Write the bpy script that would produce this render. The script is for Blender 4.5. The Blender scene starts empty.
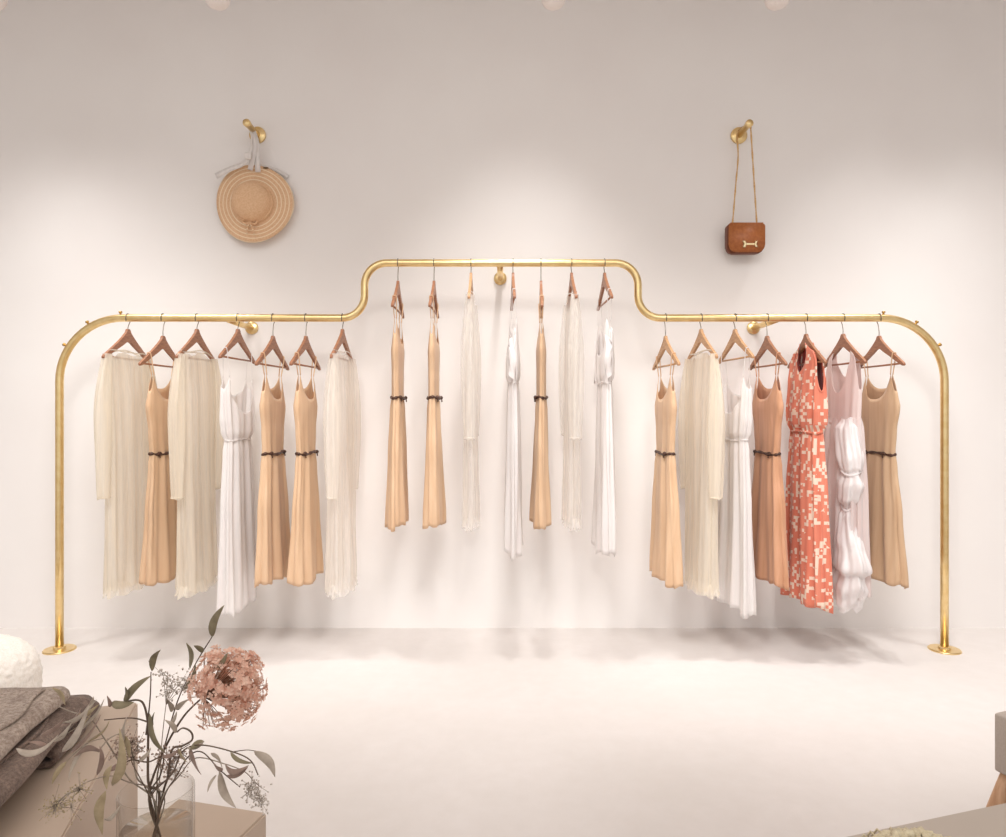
import bpy, bmesh, math, random
from mathutils import Vector, noise, Matrix
random.seed(7)
sc = bpy.context.scene
COL = sc.collection
PI = math.pi
F = 702.0; CX = 503.0; CY = 408.0; H = 1.241
RY = 3.6; WY = 3.96
def P(px, py, D):
    """world point seen at a photo position when it stands D metres into the room"""
    return Vector(((px-CX)/F*D, D, H-(py-CY)/F*D))

def G(px, py, z):
    'point of the level z that the photo shows there'
    return P(px, py, (H-z)*F/(py-CY))

# ------------------------------------------------------------------ materials
def newmat(name):
    m = bpy.data.materials.new(name); m.use_nodes = True
    nt = m.node_tree; b = nt.nodes['Principled BSDF']
    return m, nt, b
def lin(c):
    return tuple(((v/255)/12.92 if v/255 <= .04045 else ((v/255+.055)/1.055)**2.4) for v in c)+(1,)
def mixcol(nt, fac, a, b):
    n = nt.nodes.new('ShaderNodeMix'); n.data_type = 'RGBA'
    if hasattr(fac, 'links'): nt.links.new(fac, n.inputs[0])
    else: n.inputs[0].default_value = fac
    for s, v in ((6, a), (7, b)):
        if hasattr(v, 'links'): nt.links.new(v, n.inputs[s])
        else: n.inputs[s].default_value = v
    return n.outputs[2]
def ramp(nt, src, p0, p1):
    r = nt.nodes.new('ShaderNodeMapRange'); r.inputs[1].default_value = p0; r.inputs[2].default_value = p1
    nt.links.new(src, r.inputs[0]); return r.outputs[0]
def texco(nt, scale=(1,1,1)):
    t = nt.nodes.new('ShaderNodeTexCoord'); mp = nt.nodes.new('ShaderNodeMapping')
    mp.inputs['Scale'].default_value = scale
    nt.links.new(t.outputs['Object'], mp.inputs[0]); return mp.outputs[0]
def noisetex(nt, co, scale, detail=4, rough=.5):
    n = nt.nodes.new('ShaderNodeTexNoise'); n.inputs['Scale'].default_value = scale
    n.inputs['Detail'].default_value = detail; n.inputs['Roughness'].default_value = rough
    nt.links.new(co, n.inputs[0]); return n.outputs[0]
def bump(nt, b, src, strength, dist=.01):
    bp = nt.nodes.new('ShaderNodeBump'); bp.inputs['Strength'].default_value = strength
    bp.inputs['Distance'].default_value = dist
    nt.links.new(src, bp.inputs['Height']); nt.links.new(bp.outputs[0], b.inputs['Normal'])
    return bp
def solid(name, c1, c2=None, rough=.6, metal=0, scale=20, bmp=0, cscale=(1,1,1), bd=.003, detail=4):
    m, nt, b = newmat(name)
    co = texco(nt, cscale); n = noisetex(nt, co, scale, detail)
    c2 = c2 or c1
    nt.links.new(mixcol(nt, ramp(nt, n, .35, .65), lin(c1), lin(c2)), b.inputs['Base Color'])
    b.inputs['Roughness'].default_value = rough; b.inputs['Metallic'].default_value = metal
    if bmp: bump(nt, b, n, bmp, bd)
    return m
def fabric(name, c1, c2, translucent=.25, alpha=1.0, rough=.85, sheen=.2, colour_node=None, stretch=(30,30,2)):
    m, nt, b = newmat(name)
    co = texco(nt, stretch); n = noisetex(nt, co, 1.5, 4)
    col = mixcol(nt, ramp(nt, n, .3, .7), lin(c1), lin(c2))
    if colour_node: col = colour_node(nt, col)
    nt.links.new(col, b.inputs['Base Color']); b.inputs['Roughness'].default_value = rough
    b.inputs['Specular IOR Level'].default_value = .25
    b.inputs['Sheen Weight'].default_value = sheen
    co2 = texco(nt); n2 = noisetex(nt, co2, 400, 2); bump(nt, b, n2, .15, .001)
    tr = nt.nodes.new('ShaderNodeBsdfTranslucent'); nt.links.new(col, tr.inputs[0])
    mx = nt.nodes.new('ShaderNodeMixShader'); mx.inputs[0].default_value = translucent
    nt.links.new(b.outputs[0], mx.inputs[1]); nt.links.new(tr.outputs[0], mx.inputs[2])
    out = nt.nodes['Material Output']
    if alpha < 1:
        tp = nt.nodes.new('ShaderNodeBsdfTransparent')
        m2 = nt.nodes.new('ShaderNodeMixShader')
        r = ramp(nt, n, .25, .8); r.node.inputs[3].default_value = alpha-.18; r.node.inputs[4].default_value = min(1, alpha+.18)
        nt.links.new(r, m2.inputs[0])
        nt.links.new(tp.outputs[0], m2.inputs[1]); nt.links.new(mx.outputs[0], m2.inputs[2])
        nt.links.new(m2.outputs[0], out.inputs[0])
    else: nt.links.new(mx.outputs[0], out.inputs[0])
    return m

M = {}
M['wall'] = solid('wall_plaster', (243,238,235), (246,242,239), .9, scale=1.5)
M['floor'] = None
def floor_mat():
    m, nt, b = newmat('floor_microcement')
    co = texco(nt); n = noisetex(nt, co, 1.6, 6, .6); n2 = noisetex(nt, co, 14, 5, .6)
    c = mixcol(nt, ramp(nt, n, .35, .7), lin((220,214,210)), lin((227,221,218)))
    c = mixcol(nt, ramp(nt, n2, .3, 1.3), c, lin((214,207,202)))
    nt.links.new(c, b.inputs['Base Color']); b.inputs['Roughness'].default_value = .55
    bump(nt, b, n2, .05, .004); return m
M['floor'] = floor_mat()
M['ceiling'] = solid('ceiling_paint', (226,218,212), rough=.9)
M['brass'] = solid('brushed_brass', (236,206,146), (244,218,164), .3, 1, 30)
M['brass_dark'] = solid('aged_brass', (176,140,80), (198,160,96), .35, 1, 60)
M['steel'] = solid('hook_steel', (150,140,130), (120,112,104), .3, 1, 30)
M['wood'] = solid('hanger_wood', (172,120,88), (144,94,66), .42, 0, 3, .1, (8,8,60))
M['wood_light'] = solid('light_hanger_wood', (206,164,122), (184,138,98), .45, 0, 3, .1, (8,8,60))
M['leg_wood'] = solid('oak_leg', (206,166,132), (180,136,102), .5, 0, 2, .1, (40,40,4))
M['peach'] = fabric('peach_crepe', (241,210,176), (232,197,160), .3)
M['peach_deep'] = fabric('deep_peach_crepe', (229,178,144), (214,160,124), .22)
M['tan'] = fabric('tan_crepe', (230,198,164), (220,184,148), .25)
M['cream'] = fabric('cream_tulle', (250,243,230), (242,231,213), .4, .68)
M['ivory'] = fabric('ivory_tulle', (252,247,240), (245,238,228), .45, .52)
M['ivory_pale'] = fabric('pale_ivory_tulle', (253,249,244), (248,242,234), .45, .40)
M['white'] = fabric('white_chiffon', (253,250,248), (248,242,240), .35, .9)
M['satin'] = fabric('white_satin', (254,251,250), (248,242,241), .3, 1, .4, .1)
M['blush'] = fabric('blush_jersey', (252,240,236), (247,230,226), .35)
M['blush_white'] = fabric('blush_white_tulle', (250,242,240), (244,226,222), .35, .95)
M['belt'] = solid('dark_cord', (84,50,34), (50,30,22), .5, 0, 200)
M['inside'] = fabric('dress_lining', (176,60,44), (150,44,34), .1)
def coral_pattern(nt, col):
    co = texco(nt, (1,1,1))
    sep = nt.nodes.new('ShaderNodeSeparateXYZ'); nt.links.new(co, sep.inputs[0])
    ad = nt.nodes.new('ShaderNodeMath'); ad.operation = 'ADD'      # distance round the cloth
    nt.links.new(sep.outputs['X'], ad.inputs[0]); nt.links.new(sep.outputs['Y'], ad.inputs[1])
    def grid(fx, fz):
        comb = nt.nodes.new('ShaderNodeCombineXYZ')
        for i, src, f_ in ((0, ad.outputs[0], fx), (1, sep.outputs['Z'], fz)):
            a = nt.nodes.new('ShaderNodeMath'); a.operation = 'MULTIPLY'; a.inputs[1].default_value = f_
            nt.links.new(src, a.inputs[0])
            f = nt.nodes.new('ShaderNodeMath'); f.operation = 'FLOOR'; nt.links.new(a.outputs[0], f.inputs[0])
            nt.links.new(f.outputs[0], comb.inputs[i])
        w = nt.nodes.new('ShaderNodeTexWhiteNoise'); nt.links.new(comb.outputs[0], w.inputs[0]); return w.outputs[0]
    big = noisetex(nt, texco(nt), 14, 2)
    thr = nt.nodes.new('ShaderNodeMath'); thr.operation = 'MULTIPLY_ADD'; thr.inputs[1].default_value = -1.0; thr.inputs[2].default_value = 1.235
    nt.links.new(big, thr.inputs[0])
    gt = nt.nodes.new('ShaderNodeMath'); gt.operation = 'GREATER_THAN'
    nt.links.new(grid(58, 62), gt.inputs[0]); nt.links.new(thr.outputs[0], gt.inputs[1])
    return mixcol(nt, gt.outputs[0], col, lin((250,226,206)))
M['coral'] = fabric('coral_print', (240,152,126), (232,132,106), .2, colour_node=coral_pattern)
M['straw'] = None
def straw_mat():
    m, nt, b = newmat('woven_straw')
    t = nt.nodes.new('ShaderNodeTexCoord')
    sep = nt.nodes.new('ShaderNodeSeparateXYZ'); nt.links.new(t.outputs['Object'], sep.inputs[0])
    comb = nt.nodes.new('ShaderNodeCombineXYZ')
    nt.links.new(sep.outputs[0], comb.inputs[0]); nt.links.new(sep.outputs[2], comb.inputs[1])
    ln = nt.nodes.new('ShaderNodeVectorMath'); ln.operation = 'LENGTH'; nt.links.new(comb.outputs[0], ln.inputs[0])
    def band(freq):
        a = nt.nodes.new('ShaderNodeMath'); a.operation = 'MULTIPLY'; a.inputs[1].default_value = freq
        nt.links.new(ln.outputs['Value'], a.inputs[0])
        s = nt.nodes.new('ShaderNodeMath'); s.operation = 'SINE'; nt.links.new(a.outputs[0], s.inputs[0]); return s.outputs[0]
    st = ramp(nt, band(2*PI/.021), .55, .95)
    gt = nt.nodes.new('ShaderNodeMath'); gt.operation = 'GREATER_THAN'; gt.inputs[1].default_value = .128
    nt.links.new(ln.outputs['Value'], gt.inputs[0])
    mu = nt.nodes.new('ShaderNodeMath'); mu.operation = 'MULTIPLY'
    nt.links.new(st, mu.inputs[0]); nt.links.new(gt.outputs[0], mu.inputs[1])
    n = noisetex(nt, texco(nt), 120, 3)
    base = mixcol(nt, ramp(nt, n, .3, .7), lin((236,198,160)), lin((222,178,138)))
    nt.links.new(mixcol(nt, mu.outputs[0], base, lin((248,226,196))), b.inputs['Base Color'])
    b.inputs['Roughness'].default_value = .8
    bump(nt, b, band(2*PI/.005), .3, .002); return m
M['straw'] = straw_mat()
M['ribbon'] = fabric('grey_white_ribbon', (252,248,245), (242,236,232), .3)
M['straw_dark'] = solid('straw_slot', (120,98,70), rough=.9)
M['leather'] = solid('tan_leather', (184,112,62), (168,96,50), .42, 0, 60, .1)
M['leather_dark'] = solid('dark_leather', (110,56,30), rough=.5)
M['gold'] = solid('polished_gold', (250,226,176), (255,236,196), .18, 1)
M['strap_cord'] = solid('strap_leather_chain', (196,150,100), (226,190,130), .4, .4, 150)
M['taupe'] = solid('taupe_lacquer', (196,176,158), (188,168,150), .55, scale=2)
M['taupe_side'] = M['taupe']
M['grey'] = solid('grey_lacquer', (190,178,166), (184,172,160), .6, scale=2)
M['upholstery'] = solid('grey_upholstery', (192,180,170), (184,172,162), .9, scale=200, bmp=.1)
def wool(name, a, bcol, c):
    m, nt, b = newmat(name)
    co = texco(nt); n = noisetex(nt, co, 120, 8, .8); n2 = noisetex(nt, co, 22, 4, .6)
    col = mixcol(nt, ramp(nt, n, .38, .62), lin(a), lin(bcol))
    col = mixcol(nt, ramp(nt, n2, .45, 1.1), col, lin(c))
    nt.links.new(col, b.inputs['Base Color']); b.inputs['Roughness'].default_value = .95
    b.inputs['Sheen Weight'].default_value = .15
    bump(nt, b, n, .6, .004); return m
M['wool1'] = wool('heather_wool', (206,190,176), (140,120,106), (120,100,88))
M['wool2'] = wool('brown_wool', (148,126,112), (96,78,68), (80,62,52))
M['wool3'] = wool('dark_wool', (138,116,102), (84,66,58), (70,54,46))
M['boucle'] = wool('white_boucle', (250,246,240), (232,224,212), (240,232,222))
M['rope'] = wool('cream_rope', (232,220,190), (206,190,156), (190,172,140))
M['stem'] = solid('dark_stem', (106,86,72), (94,78,64), .7, scale=60)
M['stem_pale'] = solid('pale_stem', (170,156,140), (140,126,112), .7, scale=60)
M['leaf_olive'] = fabric('olive_leaf', (162,150,122), (136,124,98), .2, stretch=(40,40,40), rough=.6)
M['leaf_grey'] = fabric('grey_leaf', (216,202,186), (186,170,154), .25, stretch=(40,40,40), rough=.6)
M['leaf_brown'] = fabric('brown_leaf', (178,152,138), (148,122,110), .2, stretch=(40,40,40), rough=.6)
M['leaf_straw'] = fabric('straw_leaf', (206,188,154), (176,156,124), .3, stretch=(40,40,40), rough=.6)
M['petal'] = fabric('dried_pink_petal', (250,224,206), (228,180,158), .4, stretch=(60,60,60), rough=.7)
M['pedicel'] = solid('pedicel', (150,112,88), rough=.7)
M['tiny'] = solid('tiny_blossom', (214,204,194), (180,166,154), .8, scale=300)
M['tiny_brown'] = solid('tiny_brown_blossom', (186,162,146), (152,130,116), .8, scale=300)
M['lamp_white'] = solid('lamp_white', (240,230,224), rough=.6)
def thin_glass(name, c0=(.965,.96,.95,1), c1=(.62,.60,.57,1), k=1.9):
    m, nt, b = newmat(name); nt.nodes.remove(b)
    tp = nt.nodes.new('ShaderNodeBsdfTransparent'); pass
    gl = nt.nodes.new('ShaderNodeBsdfGlossy'); gl.inputs['Roughness'].default_value = .02
    fr = nt.nodes.new('ShaderNodeLayerWeight'); fr.inputs[0].default_value = .22
    mx = nt.nodes.new('ShaderNodeMixShader'); nt.links.new(ramp(nt, fr.outputs['Facing'], .1, k), mx.inputs[0])
    nt.links.new(mixcol(nt, ramp(nt, fr.outputs['Facing'], .35, 1.0), c0, c1), tp.inputs[0])
    nt.links.new(tp.outputs[0], mx.inputs[1]); nt.links.new(gl.outputs[0], mx.inputs[2])
    nt.links.new(mx.outputs[0], nt.nodes['Material Output'].inputs[0]); return m
def glass_mat(name, ior, col=(1,1,1,1)):
    m, nt, b = newmat(name)
    b.inputs['Base Color'].default_value = col
    b.inputs['Transmission Weight'].default_value = 1; b.inputs['Roughness'].default_value = 0.0
    b.inputs['IOR'].default_value = ior; return m
M['glass'] = thin_glass('clear_glass')
M['water'] = thin_glass('water', (.90,.87,.83,1), (.72,.68,.63,1), 1.6)

# ------------------------------------------------------------------ helpers
def obj(name, bm, mat, parent=None, smooth=True, origin=None):
    if origin is not None: bmesh.ops.translate(bm, verts=bm.verts, vec=-Vector(origin))
    bmesh.ops.recalc_face_normals(bm, faces=bm.faces)
    me = bpy.data.meshes.new(name); bm.to_mesh(me); bm.free()
    for p in me.polygons: p.use_smooth = smooth
    if isinstance(mat, (list, tuple)):
        for m in mat: me.materials.append(m)
    else: me.materials.append(mat)
    o = bpy.data.objects.new(name, me); COL.objects.link(o)
    if parent is not None: o.parent = parent
    elif origin is not None: o.location = origin
    return o
def tag(o, label, cat, group=None):
    o['label'] = label; o['category'] = cat
    if group: o['group'] = group
    return o
def thing(name, label, cat, loc=(0,0,0), rz=0, group=None):
    o = bpy.data.objects.new(name, None); COL.objects.link(o)
    o.location = loc; o.rotation_euler = (0,0,rz); o.empty_display_size = .1
    return tag(o, label, cat, group)
def struct(name, bm, mat):
    o = obj(name, bm, mat, smooth=False); o['kind'] = 'structure'; return o
def box(bm, c, s, bev=0, rz=0, segs=2):
    r = bmesh.ops.create_cube(bm, size=1)
    vs = r['verts']
    bmesh.ops.scale(bm, vec=s, verts=vs)
    if bev:
        es = list({e for v in vs for e in v.link_edges})
        rr = bmesh.ops.bevel(bm, geom=es, offset=bev, segments=segs, affect='EDGES', profile=.6)
        vs = list({v for f in rr['faces'] for v in f.verts} | {v for v in vs if v.is_valid})
    if rz: bmesh.ops.rotate(bm, cent=(0,0,0), matrix=Matrix.Rotation(rz, 3, 'Z'), verts=vs)
    bmesh.ops.translate(bm, vec=c, verts=vs)
    return vs
def smooth_path(pts, n=6, closed=False):
    pts = [Vector(p) for p in pts]; out = []
    m = len(pts)
    for i in range(m if closed else m-1):
        if closed: p0, p1, p2, p3 = pts[i-1], pts[i], pts[(i+1)%m], pts[(i+2)%m]
        else: p0, p1, p2, p3 = pts[max(i-1,0)], pts[i], pts[i+1], pts[min(i+2,m-1)]
        for k in range(n):
            t = k/n
            out.append(.5*((2*p1)+(p2-p0)*t+(2*p0-5*p1+4*p2-p3)*t*t+(3*p1-p0-3*p2+p3)*t**3))
    if not closed: out.append(pts[-1])
    return out
def tube(bm, pts, r, seg=10, closed=False, caps=True):
    pts = [Vector(p) for p in pts]; n = len(pts)
    rad = r if callable(r) else (lambda t: r)
    rings = []; up = None
    for i, p in enumerate(pts):
        if closed: d = (pts[(i+1)%n]-pts[i-1])
        else: d = pts[min(i+1,n-1)]-pts[max(i-1,0)]
        d = d.normalized() if d.length > 1e-9 else Vector((0,0,1))
        if up is None:
            up = Vector((0,0,1)) if abs(d.z) < .9 else Vector((1,0,0))
        a = up-d*up.dot(d)
        if a.length < 1e-6: a = d.orthogonal()
        a.normalize(); up = a; b = d.cross(a)
        rr = rad(i/max(1,n-1))
        rings.append([bm.verts.new(p+a*math.cos(2*PI*k/seg)*rr+b*math.sin(2*PI*k/seg)*rr) for k in range(seg)])
    for i in range(n if closed else n-1):
        A = rings[i]; B = rings[(i+1)%n]
        for k in range(seg): bm.faces.new((A[k], A[(k+1)%seg], B[(k+1)%seg], B[k]))
    if caps and not closed:
        bm.faces.new(rings[0][::-1]); bm.faces.new(rings[-1])
def lathe(bm, prof, seg=48, axis='Z', c=(0,0,0), caps=True, wob=None):
    rings = []
    for i, (r, h) in enumerate(prof):
        ring = []
        for k in range(seg):
            a = 2*PI*k/seg
            rr = r*(wob(a, r, h) if wob else 1)
            if axis == 'Z': v = Vector((rr*math.cos(a), rr*math.sin(a), h))
            else: v = Vector((rr*math.cos(a), -h, rr*math.sin(a)))   # 'Y': height comes towards the viewer
            ring.append(bm.verts.new(v+Vector(c)))
        rings.append(ring)
    for A, B in zip(rings, rings[1:]):
        for k in range(seg): bm.faces.new((A[k], A[(k+1)%seg], B[(k+1)%seg], B[k]))
    if caps:
        if prof[0][0] > 1e-6: bm.faces.new(rings[0][::-1])
        if prof[-1][0] > 1e-6: bm.faces.new(rings[-1])
def lerp(a, b, t): return a+(b-a)*t
def interp(tab, z):
    """tab: list of (z, value...) with z going down"""
    if z >= tab[0][0]: return tab[0][1:]
    for a, b in zip(tab, tab[1:]):
        if z >= b[0]:
            t = (a[0]-z)/(a[0]-b[0]); t = t*t*(3-2*t)
            return tuple(lerp(x, y, t) for x, y in zip(a[1:], b[1:]))
    return tab[-1][1:]

# ------------------------------------------------------------------ the room
def quadbox(name, c, s, mat):
    bm = bmesh.new(); box(bm, c, s); return struct(name, bm, mat)
quadbox('floor', (0, 1.0, -.05), (10, 6.2, .1), M['floor'])
quadbox('wall_back', (0, WY+.05, 1.85), (10, .1, 3.7), M['wall'])
quadbox('ceiling', (0, 1.0, 3.75), (10, 6.2, .1), M['ceiling'])
quadbox('wall_left', (-4.95, 1.0, 1.85), (.1, 6.0, 3.7), M['wall'])
quadbox('wall_right', (4.95, 1.0, 1.85), (.1, 6.0, 3.7), M['wall'])

# ------------------------------------------------------------------ the brass rail
ZL = P(0, 318, RY).z; ZU = P(0, 263, RY).z; RR = .0195
def X(px, D=RY): return (px-CX)/F*D
def arc(cx, cz, r, a0, a1, n=14):
    return [Vector((cx+r*math.cos(math.radians(lerp(a0,a1,i/n))), 0, cz+r*math.sin(math.radians(lerp(a0,a1,i/n))))) for i in range(n+1)]
rail = thing('clothes_rail', 'long brass clothes rail with a raised middle and rounded ends', 'clothes rail', (X(502), RY, 0))
ox = X(502)
xl = X(59.5)-ox; xr = X(944.5)-ox; R1 = .325; R2 = .115
xs1 = X(364.5)-ox; xs2 = X(638)-ox
hs = ZU-ZL
# S bends: two arcs and a short upright between them
path = [Vector((xl,0,.004)), Vector((xl,0,.5)), Vector((xl,0,1.0))]
path += arc(xl+R1, ZL-R1, R1, 180, 90)
path += [Vector((lerp(xl+R1, xs1-R2, t),0,ZL)) for t in (.33,.66)]
path += arc(xs1-R2, ZL+R2, R2, -90, 0)
path += arc(xs1+R2, ZU-R2, R2, 180, 90)
path += [Vector((lerp(xs1+R2, xs2-R2, t),0,ZU)) for t in (.33,.66)]
path += arc(xs2-R2, ZU-R2, R2, 90, 0)
path += arc(xs2+R2, ZL+R2, R2, 180, 270)
path += [Vector((lerp(xs2+R2, xr-R1, t),0,ZL)) for t in (.33,.66)]
path += arc(xr-R1, ZL-R1, R1, 90, 0)
path += [Vector((xr,0,1.0)), Vector((xr,0,.5)), Vector((xr,0,.004))]
bm = bmesh.new(); tube(bm, path, RR, 20); obj('rail_tube', bm, M['brass'], rail)
for xx in (xl, xr):
    bm = bmesh.new(); lathe(bm, [(.076,0),(.076,.004),(.072,.008),(.03,.009),(.028,.02),(.021,.022)], 48, c=(xx,0,0))
    obj('floor_flange', bm, M['brass'], rail, smooth=False)
def bracket(px, z, name='wall_bracket'):
    x = X(px)-ox
    r = bpy.data.objects.new(name, None)
    bm = bmesh.new()
    tube(bm, [Vector((x,.012,z)), Vector((x,.2,z-.004)), Vector((x,WY-RY-.006,z-.004))], .016, 16)
    b = obj(name, bm, M['brass'], rail)
    bm = bmesh.new(); lathe(bm, [(.036,0),(.036,.012),(.034,.015),(.0005,.015)], 32, axis='Y', c=(x,WY-RY,z-.004))
    obj('bracket_disc', bm, M['brass'], b)
bracket(227, ZL-.006); bracket(500, ZU-.01); bracket(778, ZL-.006)
for sgn, cx_ in ((-1, xl+R1), (1, xr-R1)):
    for a in (32, 59, 88):
        ca, sa = sgn*math.cos(math.radians(a)), math.sin(math.radians(a))
        c0 = Vector((cx_+ca*(R1+RR-.003), 0, ZL-R1+sa*(R1+RR-.003))); d = Vector((ca,0,sa))
        bm = bmesh.new(); tube(bm, [c0, c0+d*.010, c0+d*.011, c0+d*.018], lambda t: .005 if t < .5 else .009, 12)
        obj('stop_stud', bm, M['brass_dark'], rail)

# ------------------------------------------------------------------ hangers
HW = .215
UP = [(.010,0),(.018,-.016),(.050,-.043),(.10,-.078),(.16,-.116),(HW,-.150)]
LO = [(.209,-.164),(.155,-.138),(.10,-.110),(.05,-.086),(.02,-.070),(0,-.066)]
def arm_z(u):
    u = abs(u)
    if u <= UP[0][0]: return 0
    for a, b in zip(UP, UP[1:]):
        if u <= b[0]: return lerp(a[1], b[1], (u-a[0])/(b[0]-a[0]))
    return UP[-1][1]
def hanger(px, zr, drop, yaw, label, group, mat):
    # local x runs along the hanger; the root stands below the tips
    base = -drop-.17
    t = thing('wooden_hanger', label, 'clothes hanger', (X(px), RY, zr+base), PI/2+yaw, group)
    R = RR+.0024
    pts = [(0,0,-drop-.02),(0,0,-drop),(0,0,-drop*.55-.018),(.008,0,-R-.012),(.019,0,-R+.004),(R,0,0)]
    pts = smooth_path(pts, 5)
    for k in range(1, 20):
        a = math.radians(210*k/19); pts.append(Vector((R*math.cos(a),0,R*math.sin(a))))
    pts.append(pts[-1]+Vector((.0,0,-.008)))
    bm = bmesh.new(); tube(bm, pts, .0022, 8); obj('hook', bm, M['steel'], t, origin=(0,0,base))
    # wooden body: mirrored outline, thickness with rounded edges
    out = [(u, z) for u, z in UP]+[(HW+.003,-.160)]+[(u, z) for u, z in LO]
    sp = smooth_path([(u,0,z) for u, z in out], 4)
    right = [(p.x, p.z) for p in sp]
    full = right+[(-u, z) for u, z in right[::-1]][1:]
    bm = bmesh.new()
    th = .0065
    vs = [[bm.verts.new((u, y, z-drop)) for u, z in full] for y in (-th, th)]
    bm.faces.new(vs[0]); bm.faces.new(vs[1][::-1])
    n = len(full)
    for i in range(n): bm.faces.new((vs[0][i], vs[0][(i+1)%n], vs[1][(i+1)%n], vs[1][i]))
    bmesh.ops.bevel(bm, geom=[e for e in bm.edges if abs(e.verts[0].co.y-e.verts[1].co.y) < 1e-6], offset=.0025, segments=2, affect='EDGES', profile=.7)
    obj('hanger_body', bm, mat, t, origin=(0,0,base), smooth=False)
    bm = bmesh.new(); tube(bm, [(-HW+.012,0,-.153-drop),(0,0,-.154-drop),(HW-.012,0,-.153-drop)], .0048, 10)
    obj('trouser_bar', bm, mat, t, origin=(0,0,base))
    return t

# ------------------------------------------------------------------ garments
def shell(bm, tab, ztop, zhem, zw, N=132, rows_up=16, rows_dn=34, folds=(9,14), amp=.012, seed=0, ampup=.2, sway=0):
    """tube of cloth: tab = (z, width, thickness) going down; folds deepen towards the hem"""
    rnd = random.Random(seed); ph = [rnd.uniform(0, 2*PI) for _ in range(6)]
    zb = min(zhem(2*PI*k/N) for k in range(N))
    rings = []
    def put(z, th, fa):
        w, t = interp(tab, z)
        c, s = math.cos(th), math.sin(th)
        f = (math.sin(folds[0]*th+ph[0]+.9*math.sin(z*3+ph[1]))+.6*math.sin(folds[1]*th+ph[2]+.7*math.sin(z*4+ph[3]))+.35*math.sin(3*th+ph[4]+z*2))
        f = f*fa
        cc = math.copysign(abs(c)**.9, c); ss = math.copysign(abs(s)**.8, s)
        n = Vector((c*t, s*w)).normalized() if w+t > 0 else Vector((0,1))
        k = (zw-z)/(zw-zb) if z < zw else 0
        return Vector((w/2*cc+n.x*f*.8+sway*k, t/2*ss+n.y*f, z))
    for i in range(rows_up, 0, -1):
        r = i/rows_up
        rings.append([bm.verts.new(put(zw+r*(ztop(2*PI*k/N)-zw), 2*PI*k/N, amp*(ampup+.25*(1-r)))) for k in range(N)])
    for i in range(rows_dn+1):
        r = i/rows_dn
        rings.append([bm.verts.new(put(zw-r*(zw-zhem(2*PI*k/N)), 2*PI*k/N, amp*(.45+.75*r**.8))) for k in range(N)])
    for A, B in zip(rings, rings[1:]):
        for k in range(N): bm.faces.new((A[k], B[k], B[(k+1)%N], A[(k+1)%N]))
    return rings
def hemfn(z, a, seed):
    return lambda th: z+a*(math.sin(2*th+seed)+.7*math.sin(5*th+seed*2)+.4*math.sin(11*th+seed*3))
def strap_top(scoopF, scoopB, peak, side, pc=.62):
    def f(th):
        c = abs(math.cos(th)); sc = scoopF if math.sin(th) > 0 else scoopB
        if abs(math.sin(th)) < .0001: sc = side
        if c < pc: return sc+(peak-sc)*(c/pc)**2.6
        return side+(peak-side)*max(0,(1-c)/(1-pc))**1.4
    return f
def ring_tube(bm, w, t, z, r, extra=.006, wob=.004, seed=0):
    pts = [Vector(((w/2+extra)*math.cos(a), (t/2+extra)*math.sin(a), z+wob*math.sin(3*a+seed))) for a in [2*PI*k/48 for k in range(48)]]
    tube(bm, pts, lambda q: r*(1+.25*math.sin(q*60)), 8, closed=True)
def strap(bm, pf, top, pb, r=.0028):
    top = Vector(top); pts = [Vector(pf), lerp(Vector(pf), top+Vector((0,.010,0)), .55), top+Vector((0,.009,-.004)), top+Vector((0,0,.003)), top+Vector((0,-.009,-.004)), lerp(Vector(pb), top+Vector((0,-.010,0)), .55), Vector(pb)]
    tube(bm, smooth_path(pts, 4), r, 6)
def solidify(o, t=.0015):
    m = o.modifiers.new('cloth_thickness', 'SOLIDIFY'); m.thickness = t; m.offset = 0

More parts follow.
